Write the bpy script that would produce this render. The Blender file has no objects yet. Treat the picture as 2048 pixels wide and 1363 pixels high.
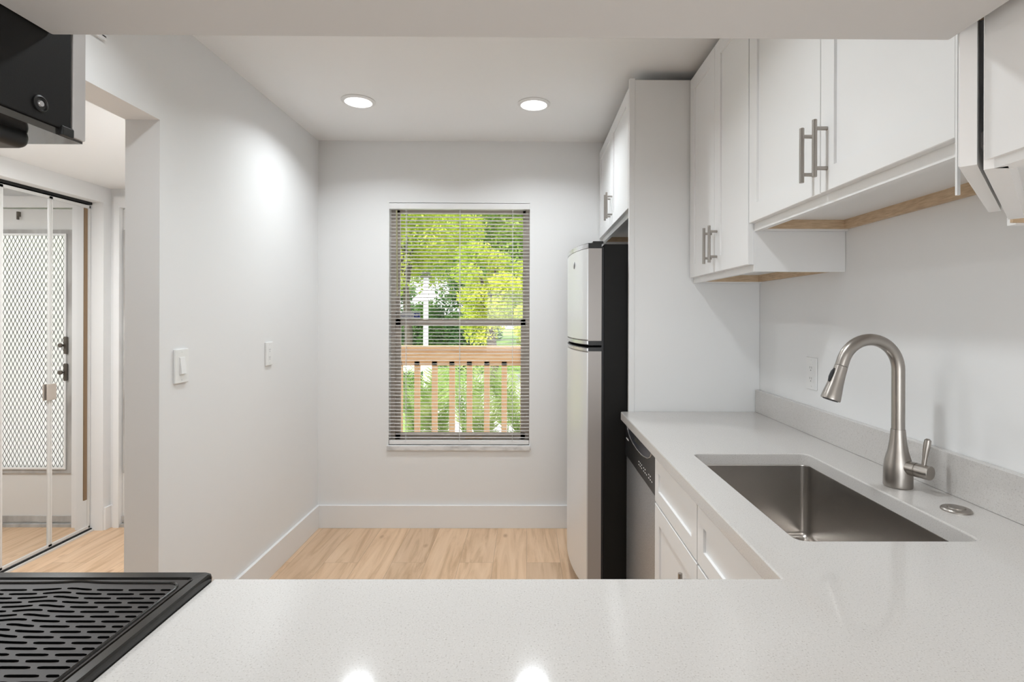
import bpy, bmesh, math, random
import numpy as np
from mathutils import Vector, Matrix
R = math.radians
random.seed(7)
rng = np.random.default_rng(7)
scene = bpy.context.scene
C = scene.collection

# ------------------------------------------------------------------ camera
CAMZ = 1.342
cd = bpy.data.cameras.new('camera'); cam = bpy.data.objects.new('camera', cd); C.objects.link(cam)
cd.sensor_width = 36; cd.sensor_fit = 'HORIZONTAL'; cd.lens = 1065 / 2048 * 36
YAW = 0.35; ROLL = 0.17
cam.location = (0, 0, CAMZ)
cam.rotation_euler = (Matrix.Rotation(R(-YAW), 4, 'Z') @ Matrix.Rotation(R(90), 4, 'X') @ Matrix.Rotation(R(ROLL), 4, 'Z')).to_euler()
cd.shift_x = -(31 + 1065 * math.tan(R(YAW))) / 2048
cd.shift_y = -51.5 / 2048
cd.clip_start = 0.02; cd.clip_end = 300
scene.camera = cam

# ------------------------------------------------------------------ world, sun, fill lights, exposure
scene.view_settings.view_transform = 'Standard'; scene.view_settings.look = 'None'
scene.view_settings.gamma = 1; scene.view_settings.use_curve_mapping = False
scene.view_settings.exposure = 0.13
w = bpy.data.worlds.new('World'); scene.world = w; w.use_nodes = True
bg = w.node_tree.nodes['Background']
bg.inputs[0].default_value = (0.95, 0.975, 1.0, 1); bg.inputs[1].default_value = 1.75

def lamp(name, kind, loc, energy, color=(1, 1, 1), rot=(0, 0, 0), **kw):
    l = bpy.data.lights.new(name, kind); l.energy = energy; l.color = color
    for k, v in kw.items(): setattr(l, k, v)
    o = bpy.data.objects.new(name, l); C.objects.link(o); o.location = loc; o.rotation_euler = rot
    return o
lamp('sun', 'SUN', (0, -10, 20), 4.2, (1, .95, .86), (R(42), 0, R(-28)), angle=R(1.5))
# added fill panel standing in for daylight at the unseen rear glass door
lamp('rear_fill', 'AREA', (-.15, -3.9, 1.25), 45, (.89, .955, 1), (R(90), 0, 0), shape='RECTANGLE', size=2.0, size_y=2.1)
# fill lamp made up for the unseen living room, no fixture modelled
lamp('living_room_fill', 'AREA', (-.15, -1.5, 2.40), 14, (.97, .985, 1), (0, 0, 0), shape='DISK', size=.5)
lamp('hall_fill', 'AREA', (-2.05, 2.12, 2.10), 20, (.95, .98, 1), (0, 0, 0), shape='DISK', size=.3)  # made-up lamp that brightens the hall, hidden behind the microwave
DOWNLIGHT_W = 5.6

# ------------------------------------------------------------------ materials
def mat(name, col, rough=.5, metal=0, **kw):
    m = bpy.data.materials.new(name); m.use_nodes = True
    b = m.node_tree.nodes['Principled BSDF']
    b.inputs['Base Color'].default_value = (*col, 1); b.inputs['Roughness'].default_value = rough
    b.inputs['Metallic'].default_value = metal
    for k, v in kw.items(): b.inputs[k].default_value = v
    return m
def nd(m, t, **kw):
    n = m.node_tree.nodes.new(t)
    for k, v in kw.items():
        if hasattr(n, k): setattr(n, k, v)
        else: n.inputs[k].default_value = v
    return n
def lk(m, a, b): m.node_tree.links.new(a, b)
def bsdf(m): return m.node_tree.nodes['Principled BSDF']
def coords(m, scale=(1, 1, 1), rot=(0, 0, 0)):
    t = nd(m, 'ShaderNodeNewGeometry'); mp = nd(m, 'ShaderNodeMapping')
    mp.inputs['Scale'].default_value = scale; mp.inputs['Rotation'].default_value = rot
    lk(m, t.outputs['Position'], mp.inputs['Vector']); return mp.outputs[0]
def add_noise(m, c1, c2, scale, vscale=(1, 1, 1), lo=.3, hi=.7, detail=3):
    n = nd(m, 'ShaderNodeTexNoise'); n.inputs['Scale'].default_value = scale; n.inputs['Detail'].default_value = detail
    lk(m, coords(m, vscale), n.inputs['Vector'])
    r = nd(m, 'ShaderNodeValToRGB'); r.color_ramp.elements[0].position = lo; r.color_ramp.elements[1].position = hi
    r.color_ramp.elements[0].color = (*c1, 1); r.color_ramp.elements[1].color = (*c2, 1)
    lk(m, n.outputs['Fac'], r.inputs['Fac']); lk(m, r.outputs[0], bsdf(m).inputs['Base Color']); return n
def add_bump(m, scale, strength, dist=.001, vscale=(1, 1, 1)):
    n = nd(m, 'ShaderNodeTexNoise'); n.inputs['Scale'].default_value = scale; n.inputs['Detail'].default_value = 3
    lk(m, coords(m, vscale), n.inputs['Vector'])
    b = nd(m, 'ShaderNodeBump'); b.inputs['Strength'].default_value = strength; b.inputs['Distance'].default_value = dist
    lk(m, n.outputs['Fac'], b.inputs['Height']); lk(m, b.outputs[0], bsdf(m).inputs['Normal'])

M_wall = mat('wall_paint', (.85, .848, .843), .8); add_bump(M_wall, 90, .12, .001)
M_ceil = mat('ceiling_paint', (.93, .928, .922), .8)
M_trim = mat('trim_paint', (.87, .865, .86), .35)
M_cab = mat('cabinet_lacquer', (.86, .858, .853), .42)
M_ply = mat('raw_birch', (.62, .46, .30), .6); add_noise(M_ply, (.52, .37, .235), (.68, .52, .35), 30, (1, 1, 8))
M_nickel = mat('brushed_nickel', (.40, .37, .34), .32, 1); add_bump(M_nickel, 300, .05, .0005, (1, 1, .05))
M_steel = mat('sink_steel', (.60, .57, .54), .27, 1); add_bump(M_steel, 200, .04, .0005, (1, .05, 1))
M_fridge = mat('fridge_steel', (.80, .805, .81), .40, .45)
M_fridge_side = mat('door_side_grey', (.42, .39, .37), .4, .3)
M_black = mat('black_textured', (.012, .0115, .011), .45); add_bump(M_black, 700, .12, .0005)
M_black_gl = mat('black_gloss', (.014, .013, .012), .12)
M_black_mw = mat('microwave_black', (.010, .0095, .009), .5, **{'Specular IOR Level': .2}); add_bump(M_black_mw, 700, .12, .0005)
M_blackpl = mat('black_plastic', (.01, .01, .01), .4)
M_chrome = mat('chrome_plastic', (.6, .6, .61), .25, .6)
M_dwsteel = mat('dishwasher_steel', (.50, .52, .55), .36, .9); add_noise(M_dwsteel, (.40, .42, .45), (.62, .64, .67), 260)
M_dwpanel = mat('dishwasher_panel', (.022, .022, .024), .3, .3)
M_dwrecess = mat('dishwasher_recess', (.12, .13, .16), .2, .6)
M_print = mat('printed_white', (.75, .75, .75), .5)
M_plate = mat('griddle_plate', (.021, .0155, .0125), .5, **{'Specular IOR Level': .25})
M_slot = mat('griddle_slot', (.002, .002, .002), 1, **{'Specular IOR Level': 0})
M_plastic = mat('white_plastic', (.86, .855, .845), .3)
M_dark = mat('dark_gap', (.008, .008, .008), .8)
M_mirror = mat('mirror_glass', (.86, .865, .86), .0, 1)
M_mframe = mat('mirror_frame', (.74, .73, .71), .3)
M_brown = mat('brown_wood_edge', (.26, .17, .095), .6)
M_alu = mat('window_aluminium', (.52, .455, .40), .5)
M_blind = mat('blind_slat', (.88, .86, .84), .45)
M_blindtan = mat('blind_rail', (.84, .83, .82), .4)
M_cord = mat('blind_cord', (.75, .74, .72), .7)
M_wand = mat('blind_wand', (.35, .33, .18), .3)
M_door = mat('entry_door_paint', (.76, .75, .73), .45)
M_greywood = mat('weathered_frame', (.47, .45, .425), .6); add_noise(M_greywood, (.36, .34, .32), (.58, .57, .55), 14, (1, 1, .3))
M_mesh = mat('mesh_metal', (.17, .165, .16), .6, .2)
M_bronze = mat('old_lock_metal', (.16, .14, .12), .45, .7)
M_rail = mat('railing_wood', (.62, .40, .23), .6); add_noise(M_rail, (.66, .37, .17), (.80, .53, .31), 6, (1, 4, 8))
M_white_out = mat('exterior_white', (.85, .86, .88), .6)
M_grass = mat('lawn', (.22, .38, .08), .9); add_noise(M_grass, (.17, .33, .07), (.33, .50, .12), 3)
M_pave = mat('pavement', (.62, .62, .62), .8)
M_bark = mat('bark', (.13, .10, .08), .9)
M_stone = mat('marble_sill', (.74, .73, .72), .35); add_noise(M_stone, (.55, .54, .53), (.80, .79, .78), 12, (1, 3, 3), .3, .55)
M_mwunder = mat('microwave_underside', (.13, .125, .12), .12, .8)
M_mwdoor = mat('microwave_door_edge', (.66, .64, .63), .3, .4)
M_blue = mat('sticker_blue', (.02, .05, .28), .5)
M_blackrub = mat('rubber_black', (.015, .015, .017), .5)

M_glass = bpy.data.materials.new('window_glass'); M_glass.use_nodes = True
nt = M_glass.node_tree; nt.nodes.remove(nt.nodes['Principled BSDF'])
g1 = nt.nodes.new('ShaderNodeBsdfTransparent'); g2 = nt.nodes.new('ShaderNodeBsdfGlossy'); g2.inputs['Roughness'].default_value = .0
mx = nt.nodes.new('ShaderNodeMixShader'); fr = nt.nodes.new('ShaderNodeFresnel'); fr.inputs[0].default_value = 1.4
nt.links.new(fr.outputs[0], mx.inputs[0]); nt.links.new(g1.outputs[0], mx.inputs[1]); nt.links.new(g2.outputs[0], mx.inputs[2])
nt.links.new(mx.outputs[0], nt.nodes['Material Output'].inputs[0])

M_frost = bpy.data.materials.new('frosted_jalousie_glass'); M_frost.use_nodes = True
nt = M_frost.node_tree; nt.nodes.remove(nt.nodes['Principled BSDF'])
g1 = nt.nodes.new('ShaderNodeBsdfTranslucent'); g1.inputs[0].default_value = (.97, .95, .96, 1)
g2 = nt.nodes.new('ShaderNodeBsdfTransparent'); mx = nt.nodes.new('ShaderNodeMixShader'); mx.inputs[0].default_value = .04
nt.links.new(g1.outputs[0], mx.inputs[1]); nt.links.new(g2.outputs[0], mx.inputs[2])
nt.links.new(mx.outputs[0], nt.nodes['Material Output'].inputs[0])

def leafmat(name, c1, c2, scale=1.5):
    m = bpy.data.materials.new(name); m.use_nodes = True
    n = m.node_tree; b = n.nodes['Principled BSDF']; b.inputs['Roughness'].default_value = .5
    noise = nd(m, 'ShaderNodeTexNoise'); noise.inputs['Scale'].default_value = scale
    lk(m, coords(m), noise.inputs['Vector'])
    r = nd(m, 'ShaderNodeValToRGB'); r.color_ramp.elements[0].position = .38; r.color_ramp.elements[1].position = .62
    r.color_ramp.elements[0].color = (*c1, 1); r.color_ramp.elements[1].color = (*c2, 1)
    lk(m, noise.outputs['Fac'], r.inputs['Fac']); lk(m, r.outputs[0], b.inputs['Base Color'])
    t = nd(m, 'ShaderNodeBsdfTranslucent'); lk(m, r.outputs[0], t.inputs[0])
    mx = nd(m, 'ShaderNodeMixShader'); mx.inputs[0].default_value = .4
    lk(m, b.outputs[0], mx.inputs[1]); lk(m, t.outputs[0], mx.inputs[2])
    lk(m, mx.outputs[0], n.nodes['Material Output'].inputs[0]); return m
M_leafY = leafmat('leaf_lime', (.46, .58, .06), (.78, .80, .14), .9)
M_leafG = leafmat('leaf_green', (.16, .30, .05), (.50, .60, .12), .8)
M_leafD = leafmat('leaf_dark', (.06, .15, .04), (.16, .30, .07), .8)
M_leafP = leafmat('palm_leaf', (.26, .40, .10), (.50, .60, .24), 4)

def quartz():
    m = mat('white_quartz', (.75, .745, .735), .08)
    b = bsdf(m)
    v = nd(m, 'ShaderNodeTexVoronoi'); v.inputs['Scale'].default_value = 330; lk(m, coords(m), v.inputs['Vector'])
    n = nd(m, 'ShaderNodeTexNoise'); n.inputs['Scale'].default_value = 420; n.inputs['Detail'].default_value = 2; lk(m, coords(m), n.inputs['Vector'])
    r = nd(m, 'ShaderNodeValToRGB'); e = r.color_ramp.elements
    e[0].position = .27; e[0].color = (.44, .41, .38, 1); e[1].position = .40; e[1].color = (.63, .605, .58, 1)
    e2 = e.new(.62); e2.color = (.64, .615, .59, 1); e3 = e.new(.72); e3.color = (.71, .685, .66, 1)
    lk(m, n.outputs['Fac'], r.inputs['Fac'])
    r2 = nd(m, 'ShaderNodeValToRGB'); r2.color_ramp.elements[0].position = .05; r2.color_ramp.elements[1].position = .16
    r2.color_ramp.elements[0].color = (.80, .79, .77, 1); r2.color_ramp.elements[1].color = (1, 1, 1, 1)
    lk(m, v.outputs['Distance'], r2.inputs['Fac'])
    mm = nd(m, 'ShaderNodeMixRGB', blend_type='MULTIPLY'); mm.inputs[0].default_value = .8
    lk(m, r.outputs[0], mm.inputs[1]); lk(m, r2.outputs[0], mm.inputs[2]); lk(m, mm.outputs[0], b.inputs['Base Color'])
    return m
M_quartz = quartz()

def oak():
    m = mat('oak_planks', (.7, .5, .35), .42)
    b = bsdf(m)
    br = nd(m, 'ShaderNodeTexBrick'); br.offset = .37; br.squash = 1
    lk(m, coords(m, (1, 1, 1), (0, 0, R(90))), br.inputs['Vector'])
    for k, v in (('Scale', 1.0), ('Mortar Size', .0009), ('Mortar Smooth', .1), ('Bias', 0), ('Brick Width', 1.22), ('Row Height', .183)): br.inputs[k].default_value = v
    br.inputs['Color1'].default_value = (.0, .0, .0, 1); br.inputs['Color2'].default_value = (1, 1, 1, 1); br.inputs['Mortar'].default_value = (.5, .5, .5, 1)
    # a per plank offset pushes the grain apart
    sep = nd(m, 'ShaderNodeVectorMath', operation='MULTIPLY_ADD')
    cmb = nd(m, 'ShaderNodeCombineXYZ'); lk(m, br.outputs['Color'], cmb.inputs[0]); lk(m, br.outputs['Color'], cmb.inputs[1])
    sep.inputs[1].default_value = (7, 13, 0); lk(m, cmb.outputs[0], sep.inputs[0]); lk(m, coords(m), sep.inputs[2])
    mp = nd(m, 'ShaderNodeMapping'); mp.inputs['Scale'].default_value = (9, .9, 1); lk(m, sep.outputs[0], mp.inputs[0])
    n = nd(m, 'ShaderNodeTexNoise'); n.inputs['Scale'].default_value = 1.6; n.inputs['Detail'].default_value = 8; n.inputs['Roughness'].default_value = .62; n.inputs['Distortion'].default_value = 1.2
    lk(m, mp.outputs[0], n.inputs['Vector'])
    r = nd(m, 'ShaderNodeValToRGB'); e = r.color_ramp.elements
    e[0].position = .30; e[0].color = (.52, .33, .19, 1); e[1].position = .72; e[1].color = (.80, .58, .40, 1)
    e2 = e.new(.5); e2.color = (.72, .50, .325, 1)
    lk(m, n.outputs['Fac'], r.inputs['Fac'])
    # knots
    mp2 = nd(m, 'ShaderNodeMapping'); mp2.inputs['Scale'].default_value = (4.5, 2.2, 1); lk(m, sep.outputs[0], mp2.inputs[0])
    vo = nd(m, 'ShaderNodeTexVoronoi'); vo.inputs['Scale'].default_value = 1.1; lk(m, mp2.outputs[0], vo.inputs['Vector'])
    r3 = nd(m, 'ShaderNodeValToRGB'); r3.color_ramp.elements[0].position = .02; r3.color_ramp.elements[1].position = .09
    r3.color_ramp.elements[0].color = (.55, .45, .38, 1); r3.color_ramp.elements[1].color = (1, 1, 1, 1); lk(m, vo.outputs['Distance'], r3.inputs['Fac'])
    # plank tone
    r2 = nd(m, 'ShaderNodeValToRGB'); r2.color_ramp.elements[0].color = (.90, .90, .90, 1); r2.color_ramp.elements[1].color = (1.05, 1.04, 1.02, 1)
    lk(m, br.outputs['Color'], r2.inputs['Fac'])
    m1 = nd(m, 'ShaderNodeMixRGB', blend_type='MULTIPLY'); m1.inputs[0].default_value = 1; lk(m, r.outputs[0], m1.inputs[1]); lk(m, r2.outputs[0], m1.inputs[2])
    m3 = nd(m, 'ShaderNodeMixRGB', blend_type='MULTIPLY'); m3.inputs[0].default_value = .8; lk(m, m1.outputs[0], m3.inputs[1]); lk(m, r3.outputs[0], m3.inputs[2])
    m2 = nd(m, 'ShaderNodeMixRGB'); m2.inputs[2].default_value = (.42, .28, .18, 1); lk(m, br.outputs['Fac'], m2.inputs[0]); lk(m, m3.outputs[0], m2.inputs[1])
    lk(m, m2.outputs[0], b.inputs['Base Color'])
    return m
M_oak = oak()

def emis(name, col, s):
    m = bpy.data.materials.new(name); m.use_nodes = True; b = bsdf(m)
    b.inputs['Base Color'].default_value = (.9, .9, .9, 1); b.inputs['Emission Color'].default_value = (*col, 1); b.inputs['Emission Strength'].default_value = s
    return m
M_led = emis('led_diffuser', (1, .98, .95), 3.0)

# ------------------------------------------------------------------ mesh helpers
class MB:
    """collects shapes in a bmesh; M maps local coordinates to the world"""
    def __init__(s, M=None): s.bm = bmesh.new(); s.M = M or Matrix()
    def _add(s, bm2):
        for v in bm2.verts: v.co = s.M @ v.co
        me = bpy.data.meshes.new('tmp'); bm2.to_mesh(me); bm2.free(); s.bm.from_mesh(me); bpy.data.meshes.remove(me); return s
    def box(s, x0, x1, y0, y1, z0, z1, bev=0, seg=2):
        b = bmesh.new(); bmesh.ops.create_cube(b, size=1)
        for v in b.verts: v.co = Vector(((x0 + x1) / 2 + v.co.x * (x1 - x0), (y0 + y1) / 2 + v.co.y * (y1 - y0), (z0 + z1) / 2 + v.co.z * (z1 - z0)))
        if bev: bmesh.ops.bevel(b, geom=b.edges[:], offset=bev, segments=seg, profile=.5, affect='EDGES')
        return s._add(b)
    def cyl(s, p0, p1, r0, r1=None, n=24, cap=True, bev=0):
        p0 = Vector(p0); p1 = Vector(p1); r1 = r0 if r1 is None else r1
        b = bmesh.new(); L = (p1 - p0).length
        bmesh.ops.create_cone(b, cap_ends=cap, segments=n, radius1=r0, radius2=r1, depth=L)
        if bev: bmesh.ops.bevel(b, geom=[e for e in b.edges if abs(e.verts[0].co.z - e.verts[1].co.z) < 1e-6], offset=bev, segments=3, profile=.5, affect='EDGES')
        q = (p1 - p0).to_track_quat('Z', 'Y').to_matrix().to_4x4(); T = Matrix.Translation((p0 + p1) / 2) @ q
        for v in b.verts: v.co = T @ v.co
        return s._add(b)
    def rings(s, rings, cap0=True, cap1=True, closed=True):
        b = bmesh.new(); vs = [[b.verts.new(p) for p in r] for r in rings]
        for a, c in zip(vs, vs[1:]):
            n = len(a)
            for i in range(n if closed else n - 1): b.faces.new((a[i], a[(i + 1) % n], c[(i + 1) % n], c[i]))
        if cap0: b.faces.new(vs[0][::-1])
        if cap1: b.faces.new(vs[-1])
        bmesh.ops.recalc_face_normals(b, faces=b.faces[:])
        return s._add(b)
    def lathe(s, prof, origin=(0, 0, 0), axis=(0, 0, 1), n=32, cap=True):
        q = Vector(axis).to_track_quat('Z', 'Y').to_matrix(); o = Vector(origin)
        return s.rings([[o + q @ Vector((r * math.cos(2 * math.pi * i / n), r * math.sin(2 * math.pi * i / n), z)) for i in range(n)] for r, z in prof], cap, cap)
    def tube(s, pts, r, n=12, cap=True):
        pts = [Vector(p) for p in pts]; rs = r if isinstance(r, (list, tuple)) else [r] * len(pts)
        up = None; rings = []
        for i, p in enumerate(pts):
            t = (pts[min(i + 1, len(pts) - 1)] - pts[max(i - 1, 0)]).normalized()
            if up is None:
                up = Vector((0, 0, 1)) if abs(t.z) < .9 else Vector((0, 1, 0))
            u = (up - t * up.dot(t)).normalized(); v = t.cross(u); up = u
            rings.append([p + u * rs[i] * math.cos(2 * math.pi * k / n) + v * rs[i] * math.sin(2 * math.pi * k / n) for k in range(n)])
        return s.rings(rings, cap, cap)
    def raw(s, verts, faces):
        b = bmesh.new(); vs = [b.verts.new(v) for v in verts]
        for f in faces: b.faces.new([vs[i] for i in f])
        return s._add(b)
    def build(s, name, m, parent=None, smooth=True, label=None, origin=None):
        me = bpy.data.meshes.new(name); s.bm.to_mesh(me); s.bm.free()
        me.materials.append(m)
        return link_mesh(name, me, parent, smooth, label, origin)

def world_loc(o):
    v = Vector((0, 0, 0))
    while o is not None: v += o.location; o = o.parent
    return v
def link_mesh(name, me, parent=None, smooth=True, label=None, origin=None):
    o = bpy.data.objects.new(name, me); C.objects.link(o)
    if parent is not None:
        me.transform(Matrix.Translation(-world_loc(parent))); o.parent = parent
    else:
        co = np.empty(len(me.vertices) * 3); me.vertices.foreach_get('co', co); co = co.reshape(-1, 3)
        c = origin or ((co[:, 0].min() + co[:, 0].max()) / 2, (co[:, 1].min() + co[:, 1].max()) / 2, co[:, 2].min())
        me.transform(Matrix.Translation(-Vector(c))); o.location = c
    if smooth:
        smooth_by_angle(me, 35)
        wn = o.modifiers.new('weighted', 'WEIGHTED_NORMAL'); wn.keep_sharp = True; wn.mode = 'FACE_AREA'; wn.weight = 50
    if label: o['label'] = label
    return o
def smooth_by_angle(me, ang):
    for p in me.polygons: p.use_smooth = True
    b = bmesh.new(); b.from_mesh(me); lim = R(ang)
    for e in b.edges:
        e.smooth = len(e.link_faces) == 2 and e.calc_face_angle(4) < lim
    b.to_mesh(me); b.free()
def thing(name, label, cat, loc, group=None):
    o = bpy.data.objects.new(name, None); C.objects.link(o); o.location = loc; o.empty_display_size = .1
    o['label'] = label; o['category'] = cat
    if group: o['group'] = group
    return o
def tag(o, label, cat, group=None, kind=None):
    o['label'] = label; o['category'] = cat
    if group: o['group'] = group
    if kind: o['kind'] = kind
    return o
def struct(name, mb, m, parent=None, smooth=False, label=None):
    o = mb.build(name, m, parent, smooth)
    if parent is None: o['kind'] = 'structure'
    if label: o['label'] = label
    return o
def rrect(cx, cy, hx, hy, r, z, n=6):
    pts = []
    for sx, sy, a0 in ((1, 1, 0), (-1, 1, 90), (-1, -1, 180), (1, -1, 270)):
        for i in range(n + 1):
            a = R(a0 + 90 * i / n); pts.append(Vector((cx + sx * (hx - r) + r * math.cos(a), cy + sy * (hy - r) + r * math.sin(a), z)))
    return pts
def text_mesh(name, body, size, m, parent, M, extrude=.0002):
    cu = bpy.data.curves.new(name, 'FONT'); cu.body = body; cu.size = size; cu.extrude = extrude; cu.align_x = 'CENTER'; cu.align_y = 'CENTER'
    o = bpy.data.objects.new(name, cu); C.objects.link(o)
    dg = bpy.context.evaluated_depsgraph_get(); me = bpy.data.meshes.new_from_object(o.evaluated_get(dg))
    bpy.data.objects.remove(o); me.transform(M); me.materials.clear(); me.materials.append(m)
    return link_mesh(name, me, parent, False)

# ------------------------------------------------------------------ room dimensions
XL, XR, YB, H = -1.323, 1.040, 3.370, 2.44      # left wall, right wall, back wall, ceiling
XLO = -1.447                                     # hall side of the left wall
YF = -4.0                                        # rear wall of the living room
T = .15
HX, HH, HYB = -2.63, 2.13, 3.379                 # hall: closet wall, ceiling, far wall
CLX = -2.712                                     # closet door plane

struct('floor', MB().box(-3.6, XR + T, YF - T, YB + T, -.1, 0), M_oak)
c = MB().box(XLO, XR + T, YF - T, YB + T, H, H + .12)
struct('ceiling', c, M_ceil)
struct('ceiling_hall', MB().box(-3.6, XLO - .0005, -1.5, YB + T, HH, H + .12), M_ceil)
# right, rear
struct('wall_right', MB().box(XR, XR + T, YF, YB, 0, H), M_wall)
GX0, GX1, GZ = -1.15, .85, 2.1
struct('wall_rear', MB().box(XLO, GX0, YF - T, YF, 0, H).box(GX1, XR + T, YF - T, YF, 0, H).box(GX0, GX1, YF - T, YF, GZ, H), M_wall)
d = struct('door_1', MB().box(GX0, GX0 + .05, YF - .1, YF - .04, 0, GZ).box(GX1 - .05, GX1, YF - .1, YF - .04, 0, GZ).box(-.18, -.12, YF - .1, YF - .04, 0, GZ).box(GX0, GX1, YF - .1, YF - .04, GZ - .05, GZ).box(GX0, GX1, YF - .1, YF - .04, 0, .05), M_trim)
MB().box(GX0 + .05, GX1 - .05, YF - .074, YF - .068, .05, GZ - .05).build('glass_pane', M_glass, d)
# left wall with the doorway to the hall
DY0, DY1, DZ = .98, 1.922, 2.040
struct('wall_left', MB().box(XLO, XL, YF, DY0, 0, H).box(XLO, XL, DY1, YB, 0, H).box(XLO, XL, DY0, DY1, DZ, H), M_wall)
# back wall with the window opening; it goes on as the hall's far wall beyond
WX0, WX1, WZ0, WZ1 = -.880, .017, .519, 2.051
DX0, DX1, DHZ = -2.60, -1.62, 2.06
b = MB()
b.box(XLO, WX0, YB, YB + T, 0, H).box(WX1, XR + T, YB, YB + T, 0, H).box(WX0, WX1, YB, YB + T, WZ1, H).box(WX0, WX1, YB, YB + T, 0, WZ0 - .03)
struct('wall_back', b, M_wall)
b = MB().box(-3.6, DX0, HYB, YB + T, 0, HH).box(DX1, XLO, HYB, YB + T, 0, HH).box(DX0, DX1, HYB, YB + T, DHZ, HH)
struct('wall_hall_back', b, M_wall)
# closet wall with a recessed opening for the mirrored doors
CY0, CY1, CZ = 2.13, 3.318, 2.032
b = MB().box(-2.79, HX, -1.5, CY0, 0, HH).box(-2.79, HX, CY1, HYB, 0, HH).box(-2.79, HX, CY0, CY1, CZ, HH)
struct('wall_hall_left', b, M_wall)
struct('wall_closet_back', MB().box(-3.6, -3.5, -1.5, HYB, 0, HH), M_wall)
struct('wall_hall_front', MB().box(-3.6, XLO, -1.6, -1.5, 0, HH), M_wall)
# baseboards
BH = .143
struct('baseboard_left', MB().box(XL, XL + .016, DY1 + .001, YB, 0, BH, .002), M_trim, smooth=True)
struct('baseboard_back', MB().box(XL + .016, .30, YB - .016, YB, 0, BH, .002), M_trim, smooth=True)
struct('baseboard_hall_left', MB().box(HX, HX + .014, CY1 + .004, HYB, 0, .14, .002), M_trim)
struct('baseboard_hall_back', MB().box(HX + .014, DX0 - .003, HYB - .014, HYB, 0, .14, .002), M_trim)
# partition behind the range and half wall below the peninsula (out of the frame)
struct('wall_partition', MB().box(XL, -.52, .09, .205, 0, H), M_wall)
struct('wall_peninsula', MB().box(-.52, XR, .20, .29, 0, .879), M_wall)
# dropped soffit above the peninsula
SZ = 1.640
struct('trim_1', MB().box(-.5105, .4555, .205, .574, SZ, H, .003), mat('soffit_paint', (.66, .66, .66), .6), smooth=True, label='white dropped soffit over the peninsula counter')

# ------------------------------------------------------------------ window
win = MB()
yw0, yw1 = YB + .075, YB + .125
fr = .030
win.box(WX0, WX0 + fr, yw0 - .02, yw1, WZ0, WZ1).box(WX1 - fr, WX1, yw0 - .02, yw1, WZ0, WZ1).box(WX0, WX1, yw0 - .02, yw1, WZ1 - fr, WZ1).box(WX0, WX1, yw0 - .02, yw1, WZ0, WZ0 + .022)
window = struct('window_1', win, M_alu)
MZ = 1.292
us = MB(); x0, x1 = WX0 + fr, WX1 - fr
us.box(x0, x0 + .018, yw1 - .02, yw1, MZ, WZ1 - fr).box(x1 - .018, x1, yw1 - .02, yw1, MZ, WZ1 - fr).box(x0, x1, yw1 - .02, yw1, WZ1 - fr - .018, WZ1 - fr).box(x0, x1, yw1 - .02, yw1, MZ - .02, MZ + .022)
us = us.build('upper_sash', M_alu, window, False)
MB().box(x0 + .018, x1 - .018, yw1 - .012, yw1 - .008, MZ + .022, WZ1 - fr - .018).build('glass_pane', M_glass, us, False)
ls = MB()
ls.box(x0, x0 + .030, yw0, yw0 + .024, WZ0 + .022, MZ + .02).box(x1 - .030, x1, yw0, yw0 + .024, WZ0 + .022, MZ + .02).box(x0, x1, yw0, yw0 + .024, MZ - .018, MZ + .02).box(x0, x1, yw0, yw0 + .024, WZ0 + .022, WZ0 + .062)
ls = ls.build('lower_sash', M_alu, window, False)
MB().box(x0 + .030, x1 - .030, yw0 + .010, yw0 + .014, WZ0 + .062, MZ - .018).build('glass_pane', M_glass, ls, False)
MB().box(-.40, -.29, yw0 - .012, yw0, WZ0 + .024, WZ0 + .04, .002).build('sash_latch', M_ply, ls, True, 'tan sash latch')
MB().box(WX0 - .006, WX1 + .002, YB - .014, YB + T - .02, WZ0 - .032, WZ0, .004).build('window_sill', M_stone, window, True, 'veined grey marble window sill')
MB().box(WX0 - .001, WX0 + .004, YB + .001, YB + .055, WZ0, WZ1).box(WX1 - .004, WX1 + .001, YB + .001, YB + .055, WZ0, WZ1).build('window_reveal', M_wall, window, False)
# sticker on the upper pane
st = thing('window_sticker', 'small blue and white security sticker in lower left corner of upper window pane', 'sticker', (-.76, yw1 - .0135, MZ + .025))
MB().box(x0 + .020, x0 + .150, yw1 - .0135, yw1 - .0128, MZ + .024, MZ + .066).build('backing', M_print, st, False)
MB().box(x0 + .108, x0 + .149, yw1 - .0142, yw1 - .0135, MZ + .034, MZ + .062).build('blue_panel', M_blue, st, False)
text_mesh('lettering', 'ADT', .024, M_print, st, Matrix.Translation((x0 + .128, yw1 - .0145, MZ + .048)) @ Matrix.Rotation(R(90), 4, 'X'))
text_mesh('lettering', 'Monitored by', .0145, M_blue, st, Matrix.Translation((x0 + .062, yw1 - .0138, MZ + .043)) @ Matrix.Rotation(R(90), 4, 'X'))

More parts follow.
